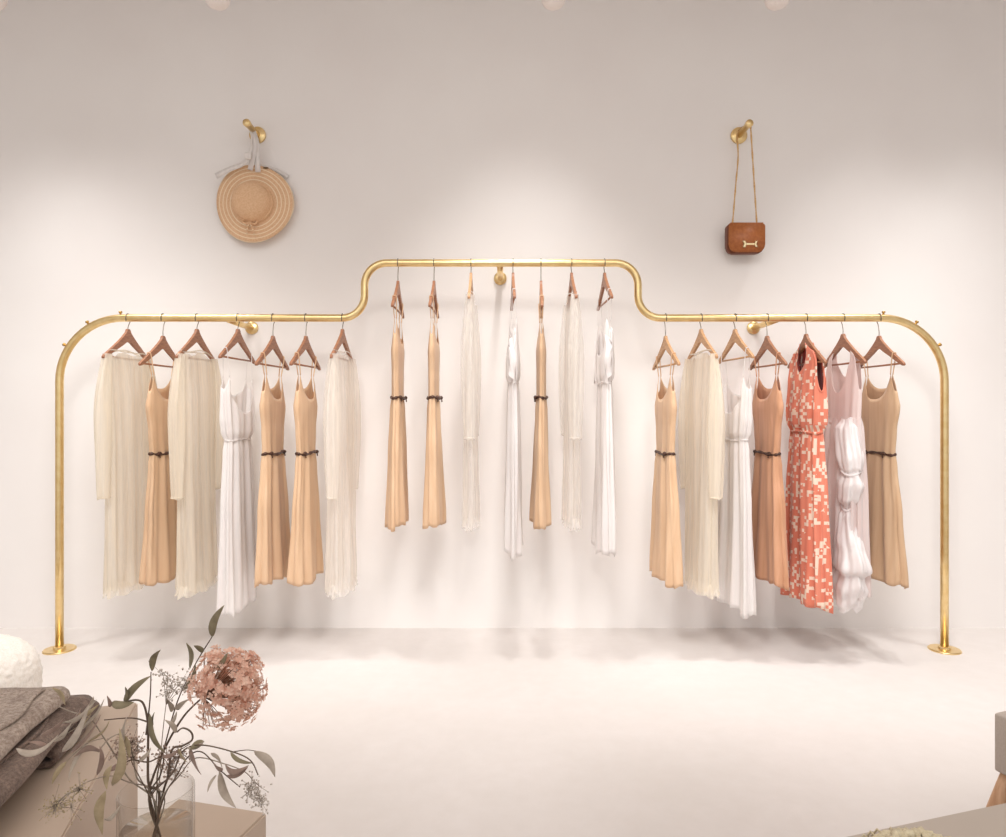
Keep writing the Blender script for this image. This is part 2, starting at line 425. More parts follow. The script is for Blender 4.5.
def slip_dress(px, zr, drop, yaw, label, mat, flip, seed, wide=1.0):
    zc = -drop                                   # hanger neck
    zh = zc-1.24; base = zh-.02
    t = thing('slip_dress', label, 'dress', (X(px), RY, zr+base), PI/2+yaw+(PI if flip else 0), 'belted peach slip dresses')
    zw = zc-.60
    tab = [(zc-.20,.235*wide,.016),(zc-.27,.255*wide,.034),(zc-.31,.275*wide,.048),(zc-.36,.30*wide,.058),(zc-.48,.25*wide,.052),(zw,.225*wide,.05),(zw-.06,.24*wide,.062),(zw-.3,.30*wide,.075),(zh,.36*wide,.10)]
    tab = [(a_, b_, c_*(.86 if zr == ZU else 1)) for a_, b_, c_ in tab]
    pk = zc-.20
    top = strap_top(zc-.325, zc-.27, pk, zc-.285, .84)
    bm = bmesh.new(); shell(bm, tab, top, hemfn(zh, .008, seed), zw, amp=.0080, seed=seed, ampup=.05, folds=(7,12))
    d = obj('dress_body', bm, mat, t, origin=(0,0,base)); solidify(d)
    w, th = interp(tab, pk); u = w/2*.84
    for s in (-1, 1):
        bm = bmesh.new(); us = s*.135
        strap(bm, (s*u, th/2*.75, pk-.004), (us, 0, arm_z(us)+zc+.002), (s*u, -th/2*.75, pk-.004))
        obj('shoulder_strap', bm, mat, t, origin=(0,0,base))
    bm = bmesh.new(); ring_tube(bm, .225*wide, .05, zw, .0068, .004, .004, seed)
    b = obj('belt', bm, M['belt'], t, origin=(0,0,base))
    # small bow of the cord belt with two loose ends
    for sx in (-1, 1):
        bm = bmesh.new()
        c = Vector((sx*.080*wide, .030*(1 if sx < 0 else .8), zw+.002))
        bmesh.ops.create_uvsphere(bm, u_segments=14, v_segments=8, radius=.013, matrix=Matrix.Translation(c) @ Matrix.Diagonal((1.35,.7,.75,1)))
        tube(bm, smooth_path([c, c+Vector((.003,.003,-.010)), c+Vector((.001,.004,-.022))], 4), .003, 6)
        bmesh.ops.translate(bm, verts=bm.verts, vec=Vector((0,0,-base)))
        obj('belt_knot', bm, M['belt'], b)
    return t

def sheer_gown(px, zr, drop, yaw, label, mat, flip, seed):
    zc = -drop; zh = zc-(1.27 if zr == ZU else 1.31); base = zh-.02; zt = zc-.128
    t = thing('sheer_gown', label, 'dress', (X(px), RY, zr+base), PI/2+yaw+(PI if flip else 0), 'sheer cream long-sleeved gowns')
    zw = zc-.62
    tab = [(zt,.38,.03),(zt-.06,.40,.05),(zt-.25,.38,.075),(zw,.35,.08),(zw-.3,.345,.09),(zh,.345,.105)]
    tk = .66 if zr == ZU else 1
    tab = [(a_, b_, c_*tk) for a_, b_, c_ in tab]
    def top(th):
        c = abs(math.cos(th)); return zt-.022*c+.008*math.sin(7*th+seed)
    bm = bmesh.new(); shell(bm, tab, top, hemfn(zh, .010, seed), zw, amp=.0075, seed=seed, folds=(6,13), ampup=.5)
    d = obj('gown_body', bm, mat, t, origin=(0,0,base))
    # neckband laid over the bar
    bm = bmesh.new()
    rings = []
    for k in range(49):
        a = 2*PI*k/48
        u = .17*math.cos(a)
        c = Vector((u, .016*math.sin(a), zt+.002+.006*math.sin(3*a+seed)+(.012*(1-abs(math.cos(a))))))
        rings.append(c)
    tube(bm, rings[:-1], .0035, 6, closed=True)
    obj('neckband', bm, mat, t, origin=(0,0,base))
    for s in (-1, 1):
        bm = bmesh.new()
        L = .70 ; n = 22; N = 36; rr = []
        for i in range(n+1):
            q = i/n
            z = zt-.012-q*L
            cx_ = s*(.185+.045*math.sin(min(1,q*2.2)*PI/2)-.012*q)
            wd = .045+.05*math.sin(min(1, q*1.8)*PI/2)-.03*q**3
            rr.append([bm.verts.new((cx_+wd/2*math.cos(2*PI*k/N)*(1+.12*math.sin(5*2*PI*k/N+q*4+seed)), .004+(wd*.4)*math.sin(2*PI*k/N)*(1+.15*math.sin(4*2*PI*k/N+q*3)), z+.006*math.sin(3*2*PI*k/N+seed)*(q>.9))) for k in range(N)])
        for A, B in zip(rr, rr[1:]):
            for k in range(N): bm.faces.new((A[k], A[(k+1)%N], B[(k+1)%N], B[k]))
        sl = obj('sleeve', bm, mat, t, origin=(0,0,base))
        bm = bmesh.new()
        tube(bm, [Vector((cx_+.033*math.cos(a), .004+.024*math.sin(a), z+.004)) for a in [2*PI*k/20 for k in range(20)]], .004, 6, closed=True)
        bmesh.ops.translate(bm, verts=bm.verts, vec=Vector((0,0,-base)))
        obj('cuff', bm, mat, sl)
    # fluffy gathered hem
    bm = bmesh.new(); N = 120; hr = []
    for j in range(4):
        ring = []
        for k in range(N):
            a = 2*PI*k/N; e = 1+.035*j*(1+.6*math.sin(13*a+seed))
            ring.append(bm.verts.new((.168*math.cos(a)*e, .052*tk*math.sin(a)*(e+.05*j), zh+.035-.018*j+.006*math.sin(9*a+seed+j))))
        hr.append(ring)
    for A, B in zip(hr, hr[1:]):
        for k in range(N): bm.faces.new((A[k], B[k], B[(k+1)%N], A[(k+1)%N]))
    obj('ruffled_hem', bm, mat, t, origin=(0,0,base))
    return t

def cami_gown(px, zr, drop, yaw, label, flip, seed):
    zc = -drop; zh = zc-1.415; base = zh-.02
    t = thing('camisole_gown', label, 'dress', (X(px), RY, zr+base), PI/2+yaw+(PI if flip else 0), 'white v-necked camisole gowns')
    zw = zc-.565
    tab = [(zc-.24,.33,.045),(zc-.34,.35,.06),(zc-.46,.34,.08),(zw+.04,.31,.08),(zw,.26,.055),(zw-.05,.28,.07),(zw-.35,.32,.08),(zh,.36,.10)]
    tab = [(a_, b_, c_*(.68 if zr == ZU else 1)) for a_, b_, c_ in tab]
    pk = zc-.25
    top = strap_top(zc-.43, zc-.34, pk, zc-.31, .87)
    bm = bmesh.new(); shell(bm, tab, top, hemfn(zh, .012, seed), zw, amp=.010, seed=seed, folds=(8,15), ampup=.5)
    d = obj('dress_body', bm, M['white'], t, origin=(0,0,base)); solidify(d, .001)
    w, th = interp(tab, pk); u = w/2*.86
    for s in (-1, 1):
        bm = bmesh.new(); us = s*.155
        strap(bm, (s*u, th/2*.7, pk-.004), (us, 0, arm_z(us)+zc+.002), (s*u, -th/2*.7, pk-.004), .002)
        obj('shoulder_strap', bm, M['white'], t, origin=(0,0,base))
    bm = bmesh.new(); ring_tube(bm, .26, .055*(.68 if zr == ZU else 1), zw, .0045, .006, .003, seed)
    obj('waistband', bm, M['white'], t, origin=(0,0,base))
    # wing-like flutter of cloth beside each armhole
    for s in ((-1, 1) if zr == ZU else ()):
        bm = bmesh.new(); rows = []
        for i in range(9):
            q = i/8; z = zc-.33-q*.2
            rows.append([bm.verts.new((s*(w*.5+.008+(.022*math.sin(q*PI))*(j/4)), .018*math.sin(j*1.2+q*3+seed)+.01, z-.012*j)) for j in range(5)])
        for A, B in zip(rows, rows[1:]):
            for j in range(4): bm.faces.new((A[j], A[j+1], B[j+1], B[j]))
        obj('flutter_sleeve', bm, M['satin'], t, origin=(0,0,base))
    return t

def coral_dress(px, zr, drop, yaw, label, flip, seed):
    zc = -drop; zh = zc-1.36; base = zh-.04
    t = thing('patterned_dress', label, 'dress', (X(px), RY, zr+base), PI/2+yaw+(PI if flip else 0))
    zw = zc-.50
    tab = [(zc-.05,.16,.035),(zc-.10,.30,.04),(zc-.15,.36,.055),(zc-.25,.35,.085),(zc-.40,.37,.105),(zw+.05,.36,.10),(zw,.30,.07),(zw-.05,.31,.085),(zw-.3,.36,.10),(zh,.42,.125)]
    def top(th):
        c = abs(math.cos(th)); front = math.sin(th) > 0
        v = zc-.20 if front else zc-.10
        if c < .42: return v+(zc-.045-v)*(c/.42)**1.1
        if c < .75: return lerp(zc-.045, zc-.10, (c-.42)/.33)
        return lerp(zc-.10, zc-.30, ((c-.75)/.25)**1.2)
    bm = bmesh.new(); shell(bm, tab, top, hemfn(zh, .010, seed), zw, amp=.012, seed=seed, folds=(9,16), ampup=.4, rows_up=26)
    d = obj('dress_body', bm, M['coral'], t, origin=(0,0,base)); solidify(d, .002)
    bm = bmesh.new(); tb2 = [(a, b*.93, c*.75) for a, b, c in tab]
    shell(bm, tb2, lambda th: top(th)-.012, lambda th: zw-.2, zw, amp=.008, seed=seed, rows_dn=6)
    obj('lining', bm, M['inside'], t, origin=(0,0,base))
    for s in (-1, 1):   # rolled edges round the armholes
        bm = bmesh.new()
        pts = []
        for k in range(-14, 15):
            th = (0 if s > 0 else PI)+k/14*math.acos(.72)
            w, th_ = interp(tab, top(th)); c, s2 = math.cos(th), math.sin(th)
            pts.append(Vector((w/2*math.copysign(abs(c)**.9, c), th_/2*math.copysign(abs(s2)**.8, s2), top(th))))
        tube(bm, pts, .004, 8)
        obj('armhole_binding', bm, M['coral'], t, origin=(0,0,base))
    bm = bmesh.new(); ring_tube(bm, .30, .07, zw, .007, .006, .004, seed)
    obj('gathered_waist', bm, M['coral'], t, origin=(0,0,base))
    return t

def tiered_dress(px, zr, drop, yaw, label, flip, seed):
    zc = -drop; zh = zc-1.30; base = zh-.10
    t = thing('tank_top_dress', label, 'dress', (X(px), RY, zr+base), PI/2+yaw+(PI if flip else 0))
    zw = zc-.44
    tab = [(zc-.085,.27,.02),(zc-.14,.34,.03),(zc-.2,.35,.045),(zc-.30,.34,.055),(zw,.32,.06)]
    def top(th):
        c = abs(math.cos(th)); v = zc-.30 if math.sin(th) > 0 else zc-.22
        if c < .60: return v+(zc-.09-v)*(c/.60)**2.2
        if c < .78: return zc-.09-.02*(c-.60)/.18
        return lerp(zc-.11, zc-.29, ((c-.78)/.22)**1.1)
    bm = bmesh.new(); shell(bm, tab, top, lambda th: zw-.02, zw, amp=.004, seed=seed, rows_dn=3, rows_up=26)
    d = obj('tank_bodice', bm, M['blush'], t, origin=(0,0,base)); solidify(d, .0015)
    bm = bmesh.new()
    tb = [(zw+.005,.32,.064),(zw-.05,.33,.085),(zw-.4,.35,.11),(zh,.36,.12)]
    shell(bm, tb, lambda th: zw+.01, hemfn(zh, .012, seed), zw-.01, amp=.013, seed=seed+1, folds=(15,23), rows_up=3)
    obj('pleated_skirt', bm, M['blush_white'], t, origin=(0,0,base))
    # white satin over-drape on the outer half, knotted into puffs
    zs = [(-.44,.08),(-.48,.15),(-.62,.175),(-.675,.15),(-.70,.11),(-.76,.17),(-.83,.145),(-.88,.06),(-.92,.11),(-1.06,.18),(-1.17,.235),(-1.20,.17),(-1.26,.215),(-1.34,.18),(-1.38,.12)]
    tabd = [(zc+z, w, w*.58) for z, w in zs]
    cxs = -.115
    bm = bmesh.new(); N = 90; rows = []
    zz = [lerp(zc-.43, zc-1.38, i/110) for i in range(111)]
    for z in zz:
        w, th_ = interp(tabd, z); ring = []
        for k in range(N):
            a = 2*PI*k/N
            f = 1+.09*math.sin(6*a+2.5*math.sin(z*6)+seed)+.045*math.sin(13*a+z*5)+.10*noise.noise(Vector((math.cos(a)*1.5, math.sin(a)*1.5, z*16)))
            ring.append(bm.verts.new((cxs-.02*math.sin(z*14)+w/2*math.cos(a)*f, .028+th_/2*math.sin(a)*f, z+.016*math.sin(3*a+seed)*(1 if z < zc-1.2 else .4))))
        rows.append(ring)
    for A, B in zip(rows, rows[1:]):
        for k in range(N): bm.faces.new((A[k], B[k], B[(k+1)%N], A[(k+1)%N]))
    dr = obj('satin_drape', bm, M['satin'], t, origin=(0,0,base))
    for z in (zc-.70, zc-.88):
        bm = bmesh.new()
        w, th_ = interp(tabd, z)
        tube(bm, [Vector((cxs-.02*math.sin(z*14)+(w/2+.004)*math.cos(a), .028+(th_/2+.004)*math.sin(a), z+.01*math.sin(2*a))) for a in [2*PI*k/24 for k in range(24)]], .007, 8, closed=True)
        bmesh.ops.translate(bm, verts=bm.verts, vec=Vector((0,0,-base)))
        obj('gathering_tie', bm, M['satin'], dr)
    return t

DS, DL = .057, .092
G1 = 'wooden hangers on the left run of the rail'; G2 = 'wooden hangers on the raised middle run'; G3 = 'wooden hangers on the right run of the rail'
W, WL = M['wood'], M['wood_light']
items = [
 # px, z, drop, yaw, kind, hanger label, dress label, hanger material
 (128, ZL, DS, -.02, 'sheer', 'brown wooden hanger nearest the left end of the brass rail, holding a sheer cream gown', 'sheer cream long-sleeved gown hanging nearest the left end of the rail'),
 (163, ZL, DL, -.03, 'slip', 'brown wooden hanger set low between the two leftmost cream gowns', 'peach slip dress with dark belt, half hidden between the two leftmost cream gowns'),
 (197, ZL, DS, -.02, 'sheer', 'brown wooden hanger holding the cream gown just left of the white v-neck gown', 'sheer cream gown directly left of the white v-neck gown on the left run'),
 (238, ZL, DS, -.03, 'cami', 'wide brown wooden hanger above the white v-neck gown, left of the left wall bracket', 'white v-neck camisole gown on the left run, reaching lowest of the clothes there'),
 (273, ZL, DL, -.05, 'slip', 'brown wooden hanger right beside the left wall bracket, holding a belted peach dress', 'belted peach slip dress directly right of the white gown, left run'),
 (306, ZL, DL, -.06, 'slip', 'brown wooden hanger on the left run, second from the bend up to the raised middle', 'belted peach slip dress directly left of the cream gown at the left bend'),
 (342.5, ZL, DS, -.02, 'sheer', 'narrow-looking brown hanger by the left bend up to the raised middle of the rail', 'pale sheer cream gown with loose sleeves hanging by the left bend of the rail'),
 (398, ZU, DL, .02, 'slip', 'brown hanger first from the left on the raised middle rail', 'belted peach slip dress first from the left on the raised middle rail'),
 (434, ZU, DL, .0, 'slip', 'brown hanger second from the left on the raised middle rail', 'belted peach slip dress second from the left on the raised middle rail'),
 (471, ZU, DS-.006, .0, 'sheer', 'pale wooden hanger seen edge-on just left of the middle wall bracket', 'thin pale cream gown seen edge-on just left of the middle wall bracket'),
 (513, ZU, DS-.006, .02, 'cami', 'brown hanger seen edge-on just right of the middle wall bracket', 'white gown seen edge-on just right of the middle wall bracket'),
 (541, ZU, DL, -.03, 'slip', 'brown hanger of the right-hand peach dress on the raised middle rail', 'belted peach slip dress on the raised middle, between a white and a cream gown'),
 (571.5, ZU, DS-.006, .01, 'sheer', 'brown hanger second from the right on the raised middle rail', 'pale cream gown second from the right on the raised middle rail'),
 (604.5, ZU, DS-.006, .02, 'cami', 'brown open triangle hanger last on the right of the raised middle rail', 'white gown last on the right of the raised middle rail'),
 (665.5, ZL, DL, .07, 'slip', 'light brown hanger first after the right bend of the rail', 'belted pale peach slip dress first after the right bend of the rail'),
 (701, ZL, DS, .07, 'sheer', 'light brown hanger second after the right bend, holding a cream gown', 'sheer cream long-sleeved gown on the right run between a peach and a white dress'),
 (735, ZL, DS, .07, 'cami', 'light brown hanger just left of the right wall bracket, above a white gown', 'white gown on the right run, left of the deep peach dress'),
 (767, ZL, DL, .05, 'slip', 'brown hanger under the right wall bracket, holding the deep peach dress', 'deep peach slip dress with dark belt directly left of the coral patterned dress'),
 (806, ZL, DL-.01, .0, 'coral', 'dark brown hanger inside the coral patterned dress', 'coral red dress with a white blotched pattern and gathered waist'),
 (843, ZL, DL-.01, .01, 'tier', 'dark brown hanger inside the blush tank-top dress', 'blush tank-top dress with pleated skirt and knotted white satin drape'),
 (879, ZL, DL, .02, 'slip', 'brown hanger nearest the right end of the brass rail', 'tan belted slip dress nearest the right end of the rail'),
]
for i, (px, zr, drop, yaw, kind, hl, dl) in enumerate(items):
    mat = WL if i in (9, 14, 15, 16) else W
    g = G1 if i < 7 else (G2 if i < 14 else G3)
    # hanger planes stand square to the rail
    hanger(px, zr, drop, yaw, hl, g, mat)
    flip = i >= 12 or i == 10      # fronts face the middle of the room
    flip = px > CX
    if kind == 'slip': slip_dress(px, zr, drop, yaw, dl, {14:M['tan'] if False else M['peach'], 17:M['peach_deep'], 20:M['tan']}.get(i, M['peach']), not flip, i*1.7, 1.15 if i in (17,20) else 1.0)
    elif kind == 'sheer': sheer_gown(px, zr, drop, yaw, dl, M['cream'] if i in (0,2,15) else (M['ivory_pale'] if zr == ZU else M['ivory']), not flip, i*1.3)
    elif kind == 'cami': cami_gown(px, zr, drop, yaw, dl, not flip, i*1.1)
    elif kind == 'coral': coral_dress(px, zr, drop, yaw, dl, not flip, 3)
    elif kind == 'tier': tiered_dress(px, zr, drop, yaw, dl, not flip, 5)

# ------------------------------------------------------------------ wall pegs, hat, bag
def peg(px, py, label):
    c = P(px, py, WY); L = .185
    t = thing('wall_peg', label, 'wall hook', c, 0, 'round brass wall pegs')
    bm = bmesh.new(); lathe(bm, [(.046,0),(.046,.012),(.044,.015),(.0005,.015)], 36, axis='Y'); obj('back_disc', bm, M['brass'], t)
    bm = bmesh.new(); lathe(bm, [(.017,.012),(.017,L-.03),(.020,L-.026),(.021,L-.006),(.018,L)], 24, axis='Y'); obj('peg_rod', bm, M['brass'], t)
    return c
pc1 = peg(258, 135.5, 'brass wall peg with a round back disc, above the straw hat')
pc2 = peg(738.5, 136, 'brass wall peg with a round back disc, above the brown handbag')

HC = P(254, 203.5, 3.90)
hat = thing('straw_hat', 'wide-brimmed woven straw hat with pale rings, hanging by a ribbon on the wall', 'hat', HC)
bm = bmesh.new()
prof = [(.214,-.012),(.2145,-.006),(.20,-.002),(.17,.000),(.14,.002),(.118,.004),(.108,.012),(.104,.03),(.100,.06),(.092,.085),(.075,.103),(.05,.112),(.025,.115),(.0005,.116)]
lathe(bm, prof, 96, axis='Y', wob=lambda a, r, h: 1+(.012*math.sin(3*a+1)*max(0, (r-.12)/.09)))
for v in bm.verts:
    r = math.hypot(v.co.x, v.co.z)
    if r > .12: v.co.y += .012*math.sin(2*math.atan2(v.co.z, v.co.x)+.6)*(r-.12)/.09
o = obj('hat_body', bm, M['straw'], hat); solidify(o, .003)
bm = bmesh.new(); tube(bm, [Vector((.1065*math.cos(a), -.022, .1065*math.sin(a))) for a in [2*PI*k/48 for k in range(48)]], .007, 8, closed=True)
bd = obj('hat_band', bm, M['straw'], hat)
bm = bmesh.new()
bc = Vector((-.012,-.03,-.110))
for s in (-1, 1):
    tube(bm, smooth_path([bc, bc+Vector((s*.025,-.006,.014)), bc+Vector((s*.042,-.004,.002)), bc+Vector((s*.024,-.004,-.012)), bc], 4), .005, 8)
    tube(bm, smooth_path([bc, bc+Vector((s*.012,-.004,-.03)), bc+Vector((s*.02,.012,-.062))], 4), .0045, 8)
obj('bow', bm, M['straw'], bd)
for dx in (-.045, .066):
    bm = bmesh.new(); lathe(bm, [(.0005,.0),(.016,.001),(.012,.004),(.0005,.005)], 20, axis='Y')
    bmesh.ops.scale(bm, vec=(1,1,.34), verts=bm.verts); bmesh.ops.translate(bm, vec=(dx,-.002,.197), verts=bm.verts)
    obj('ribbon_slot', bm, M['straw_dark'], hat)
def band(bm, pts, w, side=Vector((1,0,0))):
    pts = smooth_path(pts, 6); prev = None; n = len(pts)
    for i, p in enumerate(pts):
        ww = w(i/(n-1)) if callable(w) else w
        d = (pts[min(i+1,n-1)]-pts[max(i-1,0)]).normalized()
        s = side-d*side.dot(d)
        s = s.normalized() if s.length > .15 else d.cross(Vector((0,1,0))).normalized()
        a, b = bm.verts.new(p-s*ww/2), bm.verts.new(p+s*ww/2)
        if prev: bm.faces.new((prev[0], prev[1], b, a))
        prev = (a, b)
rb = thing('hat_ribbon', 'pale grey ribbon tied round the brass peg and through the straw hat', 'ribbon', P(254,160,3.87))
o0 = Vector(rb.location)
def rp(px, py, D): return P(px, py, D)-o0
bm = bmesh.new()
band(bm, [rp(252,131,3.87), rp(255,145,3.87), rp(253,157,3.87), rp(250,170,3.88)], .028)
band(bm, [rp(253,131,3.875), rp(257,145,3.875), rp(257,157,3.875), rp(258,172,3.885)], .03)
o = obj('ribbon_loop', bm, M['ribbon'], rb); solidify(o, .001)
bm = bmesh.new(); band(bm, [rp(251.5,131,3.86), rp(251,145,3.86), rp(248,158,3.86)], .008); o = obj('thin_strand', bm, M['ribbon'], rb); solidify(o, .001)
bm = bmesh.new(); box(bm, rp(248,156,3.855), (.035,.02,.04), .008); obj('knot', bm, M['ribbon'], rb)
bm = bmesh.new(); band(bm, [rp(247,160,3.855), rp(241,165,3.85), rp(230,169,3.85), rp(216,176,3.86)], lambda t: .018+.016*t, Vector((0,0,1))); o = obj('ribbon_tail', bm, M['ribbon'], rb); solidify(o, .001)
bm = bmesh.new(); band(bm, [rp(258,165,3.905), rp(268,167,3.93), rp(278,171,3.94), rp(288,177,3.945)], lambda t: .012+.014*t, Vector((0,0,1))); o = obj('ribbon_tail', bm, M['ribbon'], rb); solidify(o, .001)

BC = P(744.5, 239.5, 3.88)
bag = thing('handbag', 'small tan leather handbag with gold clasp hanging on the wall by a thin strap', 'handbag', BC)
bw, bh, bdp = .200, .158, .058
def rrect(w, h, r, n=6):
    pts = []
    for cx_, cz, a0, rr in ((w/2-r*.35, h/2-r*.35, 0, r*.35), (-w/2+r*.35, h/2-r*.35, 90, r*.35), (-w/2+r, -h/2+r, 180, r), (w/2-r, -h/2+r, 270, r)):
        for k in range(n+1):
            a = math.radians(a0+90*k/n); pts.append((cx_+rr*math.cos(a), cz+rr*math.sin(a)))
    return pts
def slab(bm, pts, y0, y1, bev=.004):
    A = [bm.verts.new((x, y0, z)) for x, z in pts]; B = [bm.verts.new((x, y1, z)) for x, z in pts]
    n = len(pts); bm.faces.new(A); bm.faces.new(B[::-1])
    for i in range(n): bm.faces.new((A[i], A[(i+1)%n], B[(i+1)%n], B[i]))
    if bev: bmesh.ops.bevel(bm, geom=[e for e in bm.edges if abs(e.verts[0].co.y-e.verts[1].co.y) < 1e-6], offset=bev, segments=2, affect='EDGES')
bm = bmesh.new(); slab(bm, rrect(bw, bh, .035), -.022, .028, .006); obj('bag_body', bm, M['leather_dark'], bag)
bm = bmesh.new(); slab(bm, [(x*1.01+.003, z+.003) for x, z in rrect(bw*.98, bh, .04)], -.034, -.0225, .004); fl = obj('flap', bm, M['leather'], bag)
bm = bmesh.new(); box(bm, (.003,-.005,bh/2+.004), (bw*.9,.054,.007), .003); obj('top_panel', bm, M['leather'], bag)
# H shaped clasp
bm = bmesh.new(); zc_ = -.034
for s in (-1, 1):
    slab(bm, [(.018+s*.034-.006, zc_-.017), (.018+s*.034+.006, zc_-.017), (.018+s*.026+.005, zc_), (.018+s*.034+.006, zc_+.017), (.018+s*.034-.006, zc_+.017), (.018+s*.026-.005, zc_)], -.042, -.034, .001)
slab(bm, [(-.006, zc_-.005), (.042, zc_-.005), (.042, zc_+.005), (-.006, zc_+.005)], -.041, -.034, .001)
obj('clasp', bm, M['gold'], bag, smooth=False)
bm = bmesh.new()
pA = Vector((-.067,.0,.078)); pB = Vector((.067,-.004,.078))
t1 = P(740, 139, 3.925)-BC; t2 = P(748.5, 126, 3.83)-BC
t1.z = pc2.z-BC.z-.004; t2.z = pc2.z-BC.z+.018
top = [lerp(pA, t1, q) for q in (0,.25,.5,.75)]+[Vector((pc2.x-BC.x-.0165, t1.y, pc2.z-BC.z)), Vector((pc2.x-BC.x, 3.87-BC.y, pc2.z-BC.z+.0175)), Vector((pc2.x-BC.x+.0165, 3.82-BC.y, pc2.z-BC.z+.002))]+[lerp(Vector((pc2.x-BC.x+.02, 3.82-BC.y, pc2.z-BC.z-.02)), pB, q) for q in (.0,.25,.5,.75,1)]
tube(bm, smooth_path(top, 6), lambda t: .0042*(1+.22*math.sin(t*520)), 8)
obj('shoulder_strap', bm, M['strap_cord'], bag)
for p in (pA, pB):
    bm = bmesh.new(); tube(bm, [p+Vector((.008*math.cos(a), 0, .008*math.sin(a)+.004)) for a in [2*PI*k/16 for k in range(16)]], .002, 6, closed=True); obj('strap_ring', bm, M['gold'], bag)

# ------------------------------------------------------------------ ceiling spotlights
for px, lab in ((-8, 'ribbed white ceiling spotlight cut off by the left frame edge, above the rail end'), (217, 'ribbed white ceiling spotlight above and left of the straw hat'), (553.5, 'ribbed white ceiling spotlight above the raised middle of the rail'), (777.5, 'ribbed white ceiling spotlight above and right of the handbag')):
    D = 3.0; p = P(px, 7.5, D)
    t = thing('ceiling_spotlight', lab, 'ceiling lamp', p, 0, 'ribbed white ceiling spotlights')
    bm = bmesh.new()
    lathe(bm, [(.0005,0),(.02,.001),(.038,.008),(.049,.024),(.0535,.05),(.0535,.17),(.045,.18),(.01,.182)], 72, wob=lambda a, r, h: 1+.035*math.cos(18*a))
    obj('lamp_head', bm, M['lamp_white'], t)
    bm = bmesh.new(); tube(bm, [(0,0,.175),(0,0,3.69-p.z)], .009, 12); obj('drop_rod', bm, M['lamp_white'], t)
    bm = bmesh.new(); lathe(bm, [(.05,3.675-p.z),(.05,3.70-p.z)], 32); obj('ceiling_rose', bm, M['lamp_white'], t)

# ------------------------------------------------------------------ display tables, left
def prism(name, label, corners, z0, z1, mat, cat='display plinth', bev=.004, group=None):
    c = sum((Vector((x, y, 0)) for x, y in corners), Vector())/len(corners)
    bm = bmesh.new()
    A = [bm.verts.new((x-c.x, y-c.y, 0)) for x, y in corners]; B = [bm.verts.new((x-c.x, y-c.y, z1-z0)) for x, y in corners]
    n = len(corners); bm.faces.new(A); bm.faces.new(B)
    for i in range(n): bm.faces.new((A[i], A[(i+1)%n], B[(i+1)%n], B[i]))
    bmesh.ops.bevel(bm, geom=list(bm.edges), offset=bev, segments=2, affect='EDGES')
    o = obj(name, bm, mat, smooth=False); o.location = (c.x, c.y, z0)
    return tag(o, label, cat, group)
ZA = .437; ZB = .40
ca = G(138,702,ZA).to_2d(); da = (G(63,837,ZA).to_2d()-ca).normalized(); la = Vector((da.y, -da.x))
a2 = ca+da*.67; 
prism('display_plinth', 'larger taupe display plinth carrying the folded woollens, bottom left', [tuple(ca), tuple(a2), tuple(a2+la*.95), tuple(ca+la*.95)], 0, ZA, M['taupe'])
cb = G(267,812,ZB).to_2d(); lb = (G(192,800,ZB).to_2d()-cb).normalized(); db = Vector((-lb.y, lb.x))
db = db if db.y < 0 else -db
prism('display_plinth', 'smaller taupe display plinth under the glass vase of dried flowers', [tuple(cb), tuple(cb+db*.42), tuple(cb+db*.42+lb*.215), tuple(cb+lb*.215)], 0, ZB, M['taupe'])

# folded woollens: a thick sheet folded back and forth, seen on its rolled fold
def folded(label, corner, width, length, z0, layers, thick, gap, mat, seed, rot=0):
    d = Vector((math.sin(rot), -math.cos(rot), 0)) ; l = Vector((-math.cos(rot), -math.sin(rot), 0))
    t = thing('folded_sweater', label, 'sweater', (corner[0], corner[1], z0), 0, 'stack of folded woollens')
    # cross-section polyline in (l, z), right side = fold
    pts = []; h = gap
    for k in range(layers):
        z = thick/2+k*h
        a = [(width-.01, z), (width*.66, z), (width*.33, z), (h/2+.004, z)]
        if k % 2: a = a[::-1]
        pts += a
        if k < layers-1:
            if k % 2 == 0: pts += [(-.002-.004*random.random(), z+h*.22), (-.006, z+h*.5), (-.002, z+h*.78)]
            else: pts += [(width+.006, z+h*.5)]
    sp = smooth_path([(a, 0, b) for a, b in pts], 4)
    n = 22; rows = []
    bm = bmesh.new()
    for i in range(n+1):
        q = i/n; row = []
        for p in sp:
            e = noise.noise(Vector((p.x*7, q*3, seed)))*.012+noise.noise(Vector((p.x*25, q*9+p.z*60, seed+4)))*.003
            off = noise.noise(Vector((q*2.2, seed, p.z*9)))*.016
            zz = max(thick/2, p.z+e*(p.z/(layers*h)))
            ln = length*(1+.03*noise.noise(Vector((p.x*9, p.z*40, seed))))
            row.append(bm.verts.new(l*(p.x+off)+d*(q*ln)+Vector((0,0,zz))))
        rows.append(row)
    for A, B in zip(rows, rows[1:]):
        for k in range(len(A)-1): bm.faces.new((A[k], A[k+1], B[k+1], B[k]))
    o = obj('folded_cloth', bm, mat, t); m = o.modifiers.new('thickness', 'SOLIDIFY'); m.thickness = thick*.8; m.offset = 0
    # ribbed hem edge showing along the fold
    bm = bmesh.new()
    pp = [l*(.03+.01*math.sin(k*.7))+d*(length*k/16)+Vector((0,0,(layers-1)*h+thick*.95+.001)) for k in range(1, 16)]
    tube(bm, pp, lambda q: .004+.0012*math.sin(q*90), 6)
    obj('hem_edge', bm, mat, t)
    return t
folded('dark brown knitted sweater at the bottom of the folded woollens', tuple(G(98,712,ZA+.01))[:2], .34, .28, ZA+.002, 2, .015, .030, M['wool3'], 1.3, .20)
folded('brown knitted sweater, middle of the folded woollens, with rolled fold', tuple(G(86,712,ZA+.05))[:2], .34, .53, ZA+.050, 2, .015, .032, M['wool2'], 4.1, .20)
